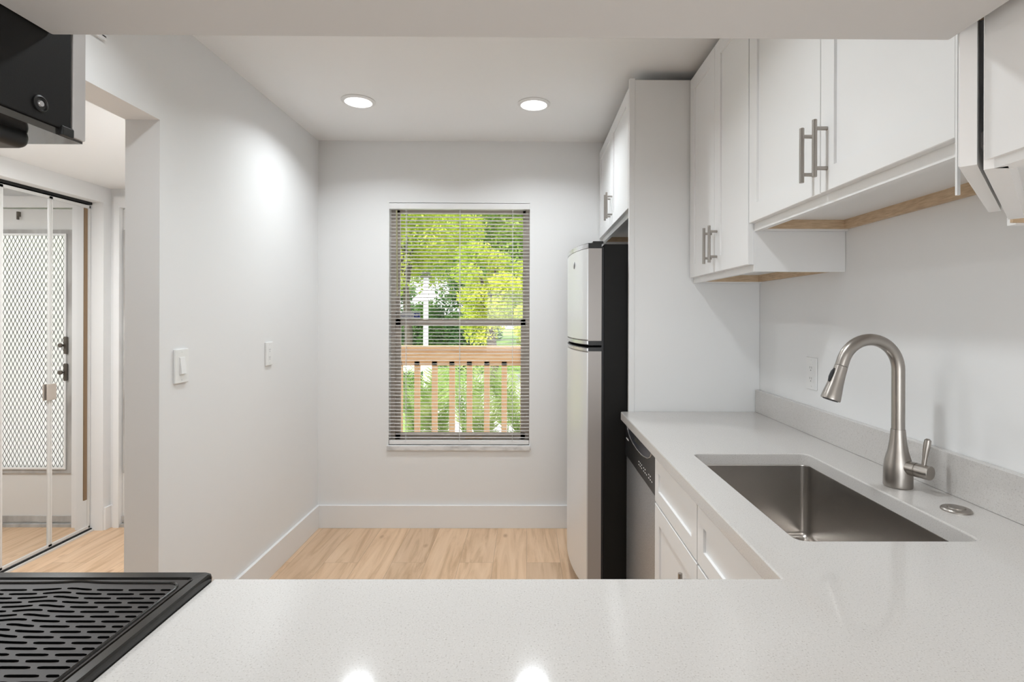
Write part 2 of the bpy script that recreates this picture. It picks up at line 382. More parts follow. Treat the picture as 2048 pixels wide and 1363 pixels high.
# blinds
bl = thing('mini_blind', 'white horizontal mini blind hung open inside the window recess', 'blind', ((WX0 + WX1) / 2, YB + .02, WZ0))
bx0, bx1 = WX0 + .006, WX1 - .006
MB().box(bx0 - .003, bx1 + .003, YB - .004, YB + .034, WZ1 - .040, WZ1 - .004, .002).build('headrail', M_blindtan, bl)
MB().box(bx0, bx1, YB + .002, YB + .030, WZ0 + .004, WZ0 + .030, .004).build('bottom_rail', M_blindtan, bl)
sl = MB(); zz = WZ0 + .045; pitch = .0222; V = []; F = []
while zz < WZ1 - .048:
    base = len(V); prof = []
    for i in range(5):
        u = (i / 4 - .5) * .025; prof.append((u, .0028 * (1 - (u / .0125) ** 2) - .12 * u))
    sag = random.uniform(-.0008, .0008); dx = random.uniform(-.001, .001)
    for x in (bx0 + dx, bx1 + dx):
        s2 = sag if x > -.4 else -sag
        for u, h in prof: V.append((x, YB + .016 + u, zz + h + s2))
        for u, h in prof[::-1]: V.append((x, YB + .016 + u, zz + h - .0005 + s2))
    for i in range(9): F.append((base + i, base + i + 1, base + 10 + i + 1, base + 10 + i))
    F.append((base + 9, base, base + 10, base + 19))
    zz += pitch
sl.raw(V, F).build('slats', M_blind, bl, False)
for fx in (-.77, -.43, -.095):
    MB().box(fx - .0012, fx + .0012, YB + .002, YB + .0035, WZ0 + .02, WZ1 - .03).box(fx - .0012, fx + .0012, YB + .0285, YB + .030, WZ0 + .02, WZ1 - .03).build('ladder_cord', M_cord, bl, False)
MB().cyl((-.827, YB - .004, WZ1 - .05), (-.822, YB - .006, 1.46), .0038, n=8).build('tilt_wand', M_wand, bl, True, 'olive tilt wand')

# ------------------------------------------------------------------ cabinets
def frameM(origin, udir, ndir):
    """local x = along width, local y = outwards, local z = up"""
    u = Vector(udir).normalized(); n = Vector(ndir).normalized(); z = Vector((0, 0, 1))
    M = Matrix(((u.x, n.x, z.x, 0), (u.y, n.y, z.y, 0), (u.z, n.z, z.z, 0), (0, 0, 0, 1)))
    return Matrix.Translation(origin) @ M
def shaker(M, u0, u1, z0, z1, parent, name='door', rail=.057, t=.019, rec=.0065):
    b = MB(M); r = rail
    # one clean shell: outer slab with an inset field
    ou = [(u0, z0), (u1, z0), (u1, z1), (u0, z1)]; iu = [(u0 + r, z0 + r), (u1 - r, z0 + r), (u1 - r, z1 - r), (u0 + r, z1 - r)]
    e = .0015
    L = []
    def loop(pts, y, off=0):
        cx = (u0 + u1) / 2; cz = (z0 + z1) / 2
        return [(p[0] + (off if p[0] < cx else -off), y, p[1] + (off if p[1] < cz else -off)) for p in pts]
    loops = [loop(ou, 0), loop(ou, t - e), loop(ou, t, e), loop(iu, t, 0), loop(iu, t - rec, .001)]
    b.rings(loops, True, True)
    return b.build(name, M_cab, parent)
def pull(M, u, z0, z1, parent, horizontal=False, cc=.096, t=.019):
    b = MB(M); m = (z0 + z1) / 2; y = t + .030; r = .0058
    if horizontal:
        b.cyl((z0, y, u), (z1, y, u), r, n=14, bev=.0008)
        for s in (-1, 1): b.cyl((m + s * cc / 2, t, u), (m + s * cc / 2, y, u), .0048, n=12)
    else:
        b.cyl((u, y, z0), (u, y, z1), r, n=14, bev=.0008)
        for s in (-1, 1): b.cyl((u, t, m + s * cc / 2), (u, y, m + s * cc / 2), .0048, n=12)
    return b.build('handle', M_nickel, parent, True, 'brushed nickel bar handle')
def wall_cab(name, label, xf, y0, y1, z0, z1, xb=XR, under=.035, wood='', splits=1, skip_rail=False):
    """xf: face-frame front; doors stand proud of it (towards -X)"""
    t = thing(name, label, 'cabinet', ((xf + xb) / 2, (y0 + y1) / 2, z0))
    s = .016
    # carcass: sides, top and a bottom panel set up behind the frame
    b = MB().box(xf + .019, xb - .001, y0 + .0005, y0 + s, z0, z1).box(xf + .019, xb - .001, y1 - s, y1 - .0005, z0, z1)
    b.box(xf + .019, xb - .001, y0 + s, y1 - s, z1 - s, z1).box(xf + .019, xb - .001, y0 + s, y1 - s, z0 + under, z0 + under + s)
    b.box(xb - .012, xb - .006, y0 + s, y1 - s, z0 + under, z1)
    b.build('carcass', M_cab, t, False)
    MB().box(xf, xf + .019, y0 + .0005, y0 + .04, z0, z1).box(xf, xf + .019, y1 - .04, y1 - .0005, z0, z1).box(xf, xf + .019, y0 + .04, y1 - .04, z0, z0 + .04).box(xf, xf + .019, y0 + .04, y1 - .04, z1 - .04, z1).build('face_frame', M_cab, t, False)
    if 'back' in wood: MB().box(xb - .018, xb - .001, y0 + s, y1 - s, z0 + .006, z0 + under).build('hanging_rail', M_ply, t, False, 'raw birch hanging rail')
    if 'far' in wood: MB().box(xf + .020, xb - .018, y1 - s - .004, y1 - s, z0 + .006, z0 + under).build('hanging_rail', M_ply, t, False, 'raw birch hanging rail')
    return t
FX = .740            # face frame front of the wall cabinets
Mw = frameM((FX - .0005, 0, 0), (0, 1, 0), (-1, 0, 0))
# tall pair beside the refrigerator panel
CB0, CB1 = 1.735, 2.372
t = wall_cab('wall_cabinet', 'white two-door shaker wall cabinet hung lowest, beside the tall refrigerator side panel', FX, CB0, CB1, 1.487, 2.395, wood='backfar')
mid = (CB0 + CB1) / 2
for (u0, u1, hu) in ((CB0 + .004, mid - .0015, mid - .030), (mid + .0015, CB1 - .010, mid + .030)):
    dr = shaker(Mw, u0, u1, 1.510, 2.385, t); pull(Mw, hu, 1.545, 1.685, dr)
# wide pair above the sink
CC0, CC1 = .890, 1.734
t = wall_cab('wall_cabinet', 'wide white two-door shaker wall cabinet above the sink and faucet', FX, CC0, CC1, 1.618, 2.395, wood='backfar')
mid = 1.309
for (u0, u1, hu) in ((CC0 + .004, mid - .0015, mid - .030), (mid + .0015, CC1 - .003, mid + .030)):
    dr = shaker(Mw, u0, u1, 1.643, 2.385, t); pull(Mw, hu, 1.677, 1.815, dr)
# cabinet above the refrigerator
FFX = .472
Mf = frameM((FFX - .0005, 0, 0), (0, 1, 0), (-1, 0, 0))
t = wall_cab('wall_cabinet', 'white two-door shaker cabinet over the refrigerator', FFX, 2.3965, YB - .001, 1.800, 2.395, wood='backfar')
for (u0, u1, hu) in ((2.402, 2.884, 2.884 - .03), (2.888, YB - .006, 2.888 + .03)):
    dr = shaker(Mf, u0, u1, 1.826, 2.368, t); pull(Mf, hu, 1.862, 2.002, dr)
# tall side panel of the refrigerator bay
t = thing('tall_side_panel', 'tall white panel between the refrigerator and the countertop run', 'panel', (.75, 2.385, 0))
MB().box(.478, XR - .001, 2.3765, 2.3955, 0, 2.394).build('panel', M_cab, t, False)
MB().box(.4525, .4775, 2.374, 2.3957, 0, 2.400, .001).build('edge_strip', M_cab, t)

# diagonal corner cabinet
t = thing('corner_wall_cabinet', 'white diagonal corner wall cabinet at upper right with door ajar from its frame', 'cabinet', (.8, .6, 1.48))
A0 = Vector((.4560, .562, 0)); B0 = Vector((.470, .5465, 0))
ud = Vector((1, 1.0, 0)).normalized(); nn = Vector((-ud.y, ud.x, 0))
z0, z1 = 1.4934, 2.395; Ld = .395
b = MB().box(.4705, .480, .2065, .5455, 1.503, z1)                       # side skin
b.box(.476, .4955, .2065, .5405, z0, z1).box(.4955, XR - .001, .2065, .22, z0, z1).box(.80, XR - .001, .868, .884, z0, z1).box(.717, .7225, .885, .8895, 1.545, z1)
zf = z0 + .035
b.raw([(.4955, .22, zf), (XR - .02, .22, zf), (XR - .02, .868, zf), (.76, .868, zf), (.4955, .60, zf),
       (.4955, .22, zf + .015), (XR - .02, .22, zf + .015), (XR - .02, .868, zf + .015), (.76, .868, zf + .015), (.4955, .60, zf + .015)],
      [(0, 1, 2, 3, 4), (9, 8, 7, 6, 5), (0, 5, 6, 1), (1, 6, 7, 2), (2, 7, 8, 3), (3, 8, 9, 4), (4, 9, 5, 0)])
b.build('carcass', M_cab, t, False)
Md = frameM(B0, ud, nn)
MB(Md).box(0, .042, -.019, 0, z0, z1).box(Ld - .042, Ld, -.019, 0, z0, z1).box(.042, Ld - .042, -.019, 0, z0, z0 + .04).build('face_frame', M_cab, t, False)
MB().box(.4955, .4995, .24, .52, z0 + .006, z0 + .034).build('hanging_rail', M_ply, t, False, 'raw birch hanging rail')
MB().box(XR - .018, XR - .001, .22, .868, z0 + .006, z0 + .034).build('hanging_rail', M_ply, t, False, 'raw birch hanging rail')
MB().box(.79, XR - .019, .862, .8675, z0 + .002, z0 + .034).build('hanging_rail', M_ply, t, False, 'raw birch hanging rail')
dd = shaker(frameM(A0 - nn * .0155, ud, nn), 0, .342, 1.500, z1 - .01, t, t=.0155, rec=.007)
dd['label'] = 'diagonal cabinet door seen edge on'
for hz in (1.655, 1.715, 1.775):
    MB(Md).box(.003, .016, -.0, .0045, hz, hz + .014).build('hinge_pad', M_ply, t, False, 'tan hinge pad in the gap')

# ------------------------------------------------------------------ base run
CT = .914; CTH = .034
BX = .455            # face frame plane of base cabinets
Mb = frameM((BX - .0005, 0, 0), (0, 1, 0), (-1, 0, 0))
def base_cab(label, y0, y1, sink=False):
    t = thing('base_cabinet', label, 'cabinet', ((BX + XR) / 2, (y0 + y1) / 2, 0))
    b = MB().box(BX + .019, XR - .001, y0 + .001, y0 + .017, 0, .879).box(BX + .019, XR - .001, y1 - .017, y1 - .001, 0, .879).box(BX + .07, XR - .001, y0 + .017, y1 - .017, .10, .115).box(BX + .06, BX + .075, y0 + .017, y1 - .017, 0, .10)
    b.build('carcass', M_cab, t, False)
    MB().box(BX, BX + .019, y0 + .001, y0 + .03, .10, .879).box(BX, BX + .019, y1 - .03, y1 - .001, .10, .879).box(BX, BX + .019, y0 + .03, y1 - .03, .845, .879).box(BX, BX + .019, y0 + .03, y1 - .03, .69, .72).box(BX, BX + .019, y0 + .03, y1 - .03, .10, .13).build('face_frame', M_cab, t, False)
    return t
t = base_cab('wide white sink base cabinet with two false drawer fronts above its doors', .90, 1.8125, True)
shaker(Mb, 1.363, 1.810, .712, .862, t, 'drawer_front', .045); shaker(Mb, .915, 1.357, .712, .862, t, 'drawer_front', .045)
dr = shaker(Mb, 1.363, 1.810, .115, .706, t); pull(Mb, 1.405, .525, .662, dr)
dr = shaker(Mb, .915, 1.357, .115, .706, t); pull(Mb, 1.315, .525, .662, dr)

# countertop with sink cut-out
SX0, SX1, SY0, SY1 = .516, .869, 1.012, 1.652
def ctop():
    bm = bmesh.new()
    outer = [(-.507, .19), (XR - .001, .19), (XR - .001, 2.3735), (.424, 2.3735), (.419, 2.3715), (.4165, 2.366), (.4165, .867), (-.507, .867)]
    inner = [(p.x, p.y) for p in rrect((SX0 + SX1) / 2, (SY0 + SY1) / 2, (SX1 - SX0) / 2, (SY1 - SY0) / 2, .022, 0, 6)]
    es = []
    for L in (outer, inner):
        vs = [bm.verts.new((x, y, CT)) for x, y in L]
        es += [bm.edges.new((vs[i], vs[(i + 1) % len(vs)])) for i in range(len(vs))]
    bmesh.ops.triangle_fill(bm, edges=es, use_beauty=True, normal=(0, 0, 1))
    r = bmesh.ops.extrude_face_region(bm, geom=bm.faces[:])
    for v in [g for g in r['geom'] if isinstance(g, bmesh.types.BMVert)]: v.co.z -= CTH
    bmesh.ops.recalc_face_normals(bm, faces=bm.faces[:])
    top = [e for e in bm.edges if all(abs(v.co.z - CT) < 1e-6 for v in e.verts) and e.calc_face_angle(0) > .5]
    bmesh.ops.bevel(bm, geom=top, offset=.004, segments=3, profile=.5, affect='EDGES')
    me = bpy.data.meshes.new('countertop'); bm.to_mesh(me); bm.free(); me.materials.append(M_quartz)
    return me
t = thing('countertop', 'L-shaped white speckled quartz countertop with sink cut-out', 'countertop', (.73, 1.3, CT - CTH))
link_mesh('slab', ctop(), t, True)
MB().box(1.018, XR - .001, .19, 2.3735, CT + .0003, 1.013, .0015).build('backsplash', M_quartz, t)

# sink
t = thing('kitchen_sink', 'brushed stainless steel undermount sink bowl set in the countertop', 'sink', ((SX0 + SX1) / 2, (SY0 + SY1) / 2, .65))
cx, cy = (SX0 + SX1) / 2, (SY0 + SY1) / 2; hx, hy = (SX1 - SX0) / 2 + .004, (SY1 - SY0) / 2 + .004
zt = CT - CTH - .0008; rg = []
rg.append(rrect(cx, cy, hx + .022, hy + .022, .03, zt, 8)); rg.append(rrect(cx, cy, hx, hy, .022, zt, 8)); rg.append(rrect(cx, cy, hx - .002, hy - .002, .021, zt - .004, 8))
zb = .655
rg.append(rrect(cx, cy, hx - .004, hy - .004, .02, zb + .02, 8))
for k in range(1, 6):
    a = R(90 * k / 5); o_ = .004 + .018 * (1 - math.cos(a)); rg.append(rrect(cx, cy, hx - o_, hy - o_, max(.02 - .018 * (1 - math.cos(a)) * .9, .003), zb + .02 - .02 * math.sin(a), 8))
rg.append(rrect(cx, cy, .045, .045, .0449, zb - .003, 8))
MB().rings(rg, False, True).build('bowl', M_steel, t)
MB().lathe([(.044, 0), (.044, .003), (.036, .004), (.034, -.0005), (.0, -.0005)], (cx, cy, zb - .0025), cap=False).build('drain', M_chrome, t)

# faucet
FP = Vector((.936, 1.338, CT))
t = thing('kitchen_faucet', 'tall brushed nickel gooseneck kitchen faucet standing behind the sink', 'faucet', FP)
MB().lathe([(.0, .0005), (.0315, .0005), (.0325, .003), (.0322, .012), (.0318, .045), (.0285, .068), (.0225, .09), (.0185, .115), (.0162, .142), (.0157, .143), (.0157, .1438)], FP, n=40, cap=False).build('base_body', M_nickel, t)
ra = .0768; zc = .2925; arc = [FP + Vector((0, 0, .144)), FP + Vector((0, 0, .2)), FP + Vector((0, 0, .26))]
dirx = Vector((-1, -.10, 0)).normalized()
for i in range(25):
    a = R(164 * i / 24); arc.append(FP + Vector((0, 0, zc)) + dirx * (ra - ra * math.cos(a)) + Vector((0, 0, ra * math.sin(a))))
arc.append(arc[-1] + (arc[-1] - arc[-2]).normalized() * .010)
MB().tube(arc, .0148, 24).build('spout', M_nickel, t)
e = arc[-1]; dv = (arc[-1] - arc[-2]).normalized(); dv = dv.normalized()
q0 = e + dv * .001
sp = MB().lathe([(.0, 0), (.0149, 0), (.0153, .002), (.0160, .02), (.0180, .045), (.0215, .072), (.0228, .084), (.0222, .0872), (.018, .0877)], q0, dv, 32, False).build('spray_head', M_nickel, t)
MB().lathe([(.0182, .0860), (.0175, .0888), (.0, .0888)], q0, dv, 24, False).build('nozzle', M_blackrub, sp, True, 'black spray nozzle')
side = dirx.cross(Vector((0, 1, 0))); out = (dirx - dv * dirx.dot(dv)).normalized()
MB().tube([q0 + dv * .010 + out * .0150, q0 + dv * .020 + out * .0175, q0 + dv * .034 + out * .0190, q0 + dv * .046 + out * .0195], [.002, .0042, .0042, .002], 12).build('spray_button', M_blackrub, sp, True, 'black spray toggle button')
hd = Vector((.36, -.933, 0)).normalized(); hp = FP + Vector((0, 0, .053))
MB().cyl(hp + hd * .015, hp + hd * .045, .0172, n=32).build('valve_housing', M_nickel, t)
hub = MB().cyl(hp + hd * .0465, hp + hd * .078, .0172, n=32, bev=.002).cyl(hp + hd * .044, hp + hd * .047, .0160, n=24).build('handle_hub', M_nickel, t)
lv = hp + hd * .062
MB().tube([lv + Vector((0, 0, .015)), lv + Vector((.002, 0, .03)), lv + Vector((.005, 0, .05)), lv + Vector((.008, 0, .066)), lv + Vector((.0095, 0, .076)), lv + Vector((.010, 0, .0795))], [.0050, .0052, .0068, .0078, .0072, .0035], 16).build('lever', M_nickel, hub)
o = MB().lathe([(.0, .0002), (.0290, .0002), (.0290, .003), (.0265, .0055), (.018, .0062), (.0172, .0050), (.0160, .0050), (.0150, .0072), (.0, .0078)], (.948, 1.170, CT), n=40, cap=False).build('air_switch_button', M_nickel)
tag(o, 'round brushed nickel button cap set in the countertop right of the faucet', 'button')

# dishwasher
DW0, DW1 = 1.8145, 2.3705
t = thing('dishwasher', 'stainless dishwasher with black control panel under the countertop', 'dishwasher', (.74, 2.09, 0))
MB().box(.47, 1.02, DW0 + .003, DW1 - .003, .0, .872).build('tub_casing', M_blackpl, t, False)
MB().box(.443, .469, DW0 + .002, DW1 - .002, .11, .724, .003).build('door', M_dwsteel, t)
MB().box(.49, .50, DW0 + .01, DW1 - .01, .0, .10).build('toe_kick', M_blackpl, t, False)
# control panel with a scooped grip along the top
n = 24; V = []; F = []
cpz0, cpz1 = .722, .868
MBp = MB().box(.438, .469, DW0 + .001, DW1 - .001, cpz0, cpz1, .005); pn = MBp.build('control_panel', M_dwpanel, t)
yc = (DW0 + DW1) / 2; half = .22; top = []; bot = []
for i in range(n + 1):
    a = math.pi * i / n; y = yc - half * math.cos(a); top.append((y, cpz1 - .010)); bot.append((y, cpz1 - .010 - .048 * math.sin(a)))
loop = top + bot[1:-1][::-1]
MB().rings([[(.4375, y, z) for y, z in loop], [(.4362, y, z) for y, z in loop]]).build('grip_recess', M_dwrecess, pn, False)
MB().tube([(.4372, y, z) for y, z in bot], .0022, 8).build('grip_lip', M_chrome, pn)
MB().box(.4355, .4363, yc - .03, yc + .07, .835, .852).build('vent_slots', M_blackpl, pn, False)
mk = MB(); random.seed(3)
for i in range(9):
    y = DW0 + .045 + i * .024 + (i // 3) * .012
    for k in range(random.choice((1, 2, 2))): MB().box(.4374, .4381, y, y + .010, .757 + k * .012, .7605 + k * .012).build('button_mark', M_print, pn, False)
mk.box(.4374, .4379, DW1 - .075, DW1 - .022, .800, .806).build('maker_mark', M_print, pn, False)

# ------------------------------------------------------------------ refrigerator
RY0, RY1 = 2.428, 3.15
t = thing('refrigerator', 'top-freezer refrigerator with silver curved doors and black sides', 'refrigerator', (.65, 2.79, 0))
MB().box(.349, 1.0, RY0, RY1, .03, 1.668, .004).build('body', M_black_mw, t)
MB().box(.339, .349, RY0 + .006, RY1 - .006, .10, 1.655).build('gasket', M_blackrub, t, False)
MB().box(.36, .98, RY0 + .02, RY1 - .02, 0, .03).build('base', M_blackpl, t, False)
def fx(y):                                     # curved front in plan
    s = (y - RY0) / (RY1 - RY0); return .277 - .058 * (1 - (2 * s - 1) ** 2) ** .8 - .004
def fdoor(name, z0, z1, m, grow=0, x1=.338, e=.0):
    N = 28; b = MB(); rgs = []
    ys = [RY0 + (RY1 - RY0) * i / N for i in range(N + 1)]
    def lp(z, off): return [(fx(y) - grow + off, y, z) for y in ys] + [(x1, RY1, z), (x1, RY0, z)]
    b.rings([lp(z0, .004), lp(z0 + .004, 0), lp(z1 - .004, 0), lp(z1, .004)])
    return b.build(name, m, t)
def fskin(name, z0, z1, m, parent, x1=.338):
    N = 28; ys = [RY0 - .0006 + (RY1 - RY0 + .0012) * i / N for i in range(N + 1)]
    b = MB()
    lp = lambda z, o: [(fx(min(max(y, RY0), RY1)) - .0012 - o, y, z) for y in ys] + [(fx(min(max(y, RY0), RY1)) + .004, y, z) for y in ys[::-1]]
    b.rings([lp(z0, 0), lp(z1, 0)]); return b.build(name, m, parent)
up = fdoor('freezer_door', 1.226, 1.648, M_fridge_side); lo = fdoor('fresh_food_door', .10, 1.178, M_fridge_side)
fskin('front_skin', 1.232, 1.646, M_fridge, up); fskin('front_skin', .104, 1.172, M_fridge, lo)
uc = fdoor('top_cap', 1.6485, 1.672, M_blackpl); fskin('cap_trim', 1.6485, 1.669, M_chrome, uc)
hb = fdoor('freezer_handle_rail', 1.206, 1.2255, M_blackpl); fskin('chrome_trim', 1.210, 1.2255, M_chrome, hb)
hb2 = fdoor('fresh_food_handle_rail', 1.1785, 1.196, M_blackpl); fskin('chrome_trim', 1.1785, 1.192, M_chrome, hb2)
MB().box(.30, .349, RY0 + .02, RY0 + .1, 1.6735, 1.684, .003).build('hinge_cover', M_blackpl, t)
MB().box(.30, .339, RY0 + .10, RY1 - .06, 1.196, 1.206).build('grip_gap', M_dark, t, False)
by = 2.60
bd = MB().lathe([(.0, 0), (.017, 0), (.017, .0015), (.0145, .003), (.0, .003)], (fx(by) - .001, by, 1.585), (-1, .12, 0), 28, False).build('round_badge', M_print, up)
MB().lathe([(.0125, .003), (.0125, .0038), (.0112, .0038), (.0112, .003)], (fx(by) - .001, by, 1.585), (-1, .12, 0), 24, False).build('badge_ring', M_fridge_side, bd)

# ------------------------------------------------------------------ range
GX = -.511
t = thing('range', 'black range whose top is covered by a slotted griddle plate, at lower left', 'range', (-.89, .54, 0))
MB().box(-1.268, GX - .006, .215, .80, .0, .893).build('body', M_black, t, False)
MB().box(-1.262, GX - .012, .80, .84, .14, .86, .004).build('oven_door', M_black_gl, t)
ztop = .925
rim = []
def rr(x0, x1, y0, y1, r, z): return rrect((x0 + x1) / 2, (y0 + y1) / 2, (x1 - x0) / 2, (y1 - y0) / 2, r, z, 6)
X0, X1, Y0, Y1 = -1.272, GX + .004, .212, .868
rim = [rr(X0 + .003, X1 - .002, Y0, Y1 - .002, .008, .894), rr(X0, X1, Y0, Y1, .009, .9175), rr(X0 + .001, X1 - .001, Y0 + .001, Y1 - .001, .009, ztop - .0025), rr(X0 + .004, X1 - .004, Y0 + .004, Y1 - .004, .009, ztop), rr(X0 + .018, X1 - .018, Y0 + .018, Y1 - .018, .012, ztop - .001), rr(X0 + .021, X1 - .021, Y0 + .021, Y1 - .021, .012, ztop - .0055)]
MB().rings(rim, True, True).build('cooktop_rim', M_black_gl, t)
PZ = ztop - .002
def bump(x, k=1.0): return .0085 * k * (1.05 * math.exp(-abs(x + .698) / .021) if abs(x + .698) > .012 else 1.05 * math.exp(-.012 / .021) + .10 * (1 - abs(x + .698) / .012))
px0, px1, py0, py1 = X0 + .023, X1 - .023, Y0 + .023, Y1 - .023
pl = MB().box(px0, px1, py0, py1, ztop - .006, PZ, .0015).build('griddle_plate', M_plate, t)
# raised bead around the plate, arched at the middle like the slots
pts = []
bx1_, by1_ = px1 - .006, py1 - .012
for i in range(60): x = px0 + .02 + (bx1_ - .025 - px0 - .02) * i / 59; pts.append((x, by1_ + bump(x) * .9, PZ + .0003))
for i in range(8): a = R(90 - 90 * i / 7); pts.append((bx1_ - .02 + .02 * math.cos(a), by1_ - .02 + .02 * math.sin(a), PZ + .0003))
for i in range(10): pts.append((bx1_, by1_ - .02 - (by1_ - .02 - py0 - .01) * (i + 1) / 10, PZ + .0003))
MB().tube(pts, .0022, 8).build('raised_bead', M_black_gl, pl)
slots = MB(); Vv = []; Ff = []
row = 0; y = .812; rows = []
while y > .25:
    rows.append(y); y -= .01185 if row != 15 else .0147; row += 1
for r_i, y in enumerate(rows):
    start = -.5555 if r_i % 2 == 0 else -.579
    k = 0
    while True:
        xs = start - k * .0485; xe = min(xs + .0395, -.541); k += 1
        if xs < px0 + .02: break
        if xe - xs < .008: continue
        N = 8; base = len(Vv)
        hw = .00155
        for i in range(N + 1):
            x = xs + (xe - xs) * i / N; yy = y + bump(x, .95); w_ = hw * (.45 if i in (0, N) else 1)
            Vv += [(x, yy - w_, PZ - .001), (x, yy - w_, PZ + .0009), (x, yy + w_, PZ + .0009), (x, yy + w_, PZ - .001)]
        for i in range(N):
            for j in range(3): Ff.append((base + 4 * i + j, base + 4 * i + 4 + j, base + 4 * i + 5 + j, base + 4 * i + 1 + j))
        Ff.append((base, base + 1, base + 2, base + 3)); e_ = base + 4 * N; Ff.append((e_ + 3, e_ + 2, e_ + 1, e_))
slots.raw(Vv, Ff).build('slot_pattern', M_slot, pl, False)

# microwave
t = thing('microwave', 'black over-the-range microwave seen from the side, above the range', 'microwave', (-.89, .41, 1.54))
MB().box(-1.27, -.5115, .2055, .600, 1.545, 1.96, .002).build('body', M_black_mw, t)
MB().box(-1.27, -.5110, .601, .6190, 1.540, 1.96, .002).build('door', M_mwdoor, t, True, 'pale door edge')
MB().box(-1.268, -.514, .21, .6175, 1.5375, 1.5445).build('underside', M_mwunder, t, False, 'shiny grey underside')
MB().box(-.9, -.540, .44, .585, 1.5200, 1.543, .010, 4).build('vent_housing', M_blackpl, t)
MB().box(-.530, -.5095, .586, .602, 1.538, 1.549, .002).build('lower_hinge', M_blackpl, t)
sc = MB().lathe([(.0, 0), (.0085, 0), (.0085, .0015), (.0070, .0022), (.0062, .0006), (.0, .0006)], (-.5115, .561, 1.562), (1, 0, 0), 28, False).build('screw_boss', M_blackpl, t)
MB().lathe([(.0, .0006), (.0035, .0006), (.0028, .0022), (.0, .0022)], (-.5115, .561, 1.562), (1, 0, 0), 16, False).build('screw', M_chrome, sc)

# ------------------------------------------------------------------ wall plates
def plate(label, kind, loc, nx, group=None):
    """wall plate on a wall whose outward normal is nx along X"""
    t = thing('light_switch' if kind == 'switch' else 'power_outlet', label, 'light switch' if kind == 'switch' else 'outlet', loc)
    M = frameM(loc, (0, nx, 0), (nx, 0, 0)) if nx > 0 else frameM(loc, (0, 1, 0), (-1, 0, 0))
    hw, hh = (.040, .064) if kind == 'switch' else (.0355, .0585)
    pth = .0085 if nx > 0 else .005
    MB(M).box(-hw, hw, 0.0002, pth, -hh, hh, .002).build('cover_plate', M_plastic, t)
    MB(M).box(-.0168, .0168, pth - .001, pth + .0008, -.034, .034, .0004).build('insert', M_plastic, t)
    if kind == 'switch':
        MB(M).raw([(-.014, pth, -.031), (.014, pth, -.031), (.014, pth, .031), (-.014, pth, .031), (-.014, pth + .0085, -.029), (.014, pth + .0085, -.029), (.014, pth + .002, .031), (-.014, pth + .002, .031)], [(0, 1, 2, 3), (4, 7, 6, 5), (0, 4, 5, 1), (1, 5, 6, 2), (2, 6, 7, 3), (3, 7, 4, 0)]).build('rocker', M_plastic, t, False)
    else:
        for s in (-1, 1):
            z = s * .0195; h = MB(M)
            h.box(-.0065, -.0050, pth + .0005, pth + .0012, z - .002, z + .006).box(.0050, .0065, pth + .0005, pth + .0012, z - .002, z + .006).cyl((0, pth + .0004, z - .008), (0, pth + .0012, z - .008), .0022, n=10)
            h.build('socket', mat('socket_slot', (.2, .2, .2), .6) if 'socket_slot' not in bpy.data.materials else bpy.data.materials['socket_slot'], t, False)
    for s in (-1, 1): MB(M).cyl((0, pth - .001, s * (hh - .011)), (0, pth + .001, s * (hh - .011)), .0028, n=12).build('screw', M_plastic, t)
    return t
plate('white rocker light switch on the left wall beside the doorway', 'switch', (XL, 2.036, 1.145), 1)
plate('white power outlet on the left wall near the window wall', 'outlet', (XL, 2.725, 1.142), 1)
plate('white power outlet on the right wall above the backsplash', 'outlet', (XR, 1.937, 1.133), -1)
# air grille, only its lower corner in the picture
t = thing('wall_vent', 'white wall air vent high on the left wall, only its lower corner visible', 'vent', (XL, 1.5, 2.19))
b = MB().box(XL, XL + .010, 1.30, 1.665, 2.190, 2.205, .001).box(XL, XL + .010, 1.30, 1.665, 2.36, 2.375, .001).box(XL, XL + .010, 1.30, 1.315, 2.2, 2.37).box(XL, XL + .010, 1.650, 1.665, 2.2, 2.37)
b.build('frame', M_trim, t); b = MB()
for i in range(9): b.box(XL + .001, XL + .008, 1.31, 1.655, 2.213 + i * .017, 2.216 + i * .017)
b.build('louvres', M_trim, t, False)

# ------------------------------------------------------------------ ceiling downlights
for (x, y, lb) in ((-.872, 1.30, 'added unseen round recessed ceiling light nearer the camera, beside the left doorway'), (.030, 1.30, 'added unseen round recessed ceiling light nearer the camera, in front of the wall cabinets'), (-.872, 2.742, 'round recessed ceiling light nearer the left wall, lit'), (.030, 2.768, 'round recessed ceiling light nearer the cabinets, lit')):  # near pair is added out of view to brighten the kitchen
    t = thing('ceiling_light', lb, 'light', (x, y, H), 'recessed kitchen ceiling lights')
    MB().lathe([(.068, -.0095), (.085, -.004), (.085, -.0002), (.0665, -.0002), (.068, -.0095)], (x, y, H), n=48, cap=False).build('trim_ring', M_plastic, t)
    MB().cyl((x, y, H - .0075), (x, y, H - .0005), .067, n=48).build('diffuser', M_led, t, False, 'glowing white diffuser')
    l = lamp('downlight_bulb', 'AREA', (x, y, H - .012), DOWNLIGHT_W, (.90, .96, 1), (0, 0, 0), shape='DISK', size=.13, spread=R(142))
    l.parent = t; l.location = (0, 0, -.012)

# ------------------------------------------------------------------ hall: mirrored closet doors and the entry door
t = thing('added_hall_light', 'added unseen round white flush ceiling light in the hall beyond the doorway', 'light', (-2.05, 2.12, HH))  # fixture added to go with the hall fill lamp
MB().lathe([(.155, -.022), (.165, -.010), (.165, -.0002), (.150, -.0002), (.155, -.022)], (-2.05, 2.12, HH), n=48, cap=False).build('trim_ring', M_plastic, t)
MB().cyl((-2.05, 2.12, HH - .020), (-2.05, 2.12, HH - .0005), .150, n=48).build('diffuser', M_led, t, False, 'glowing white diffuser')

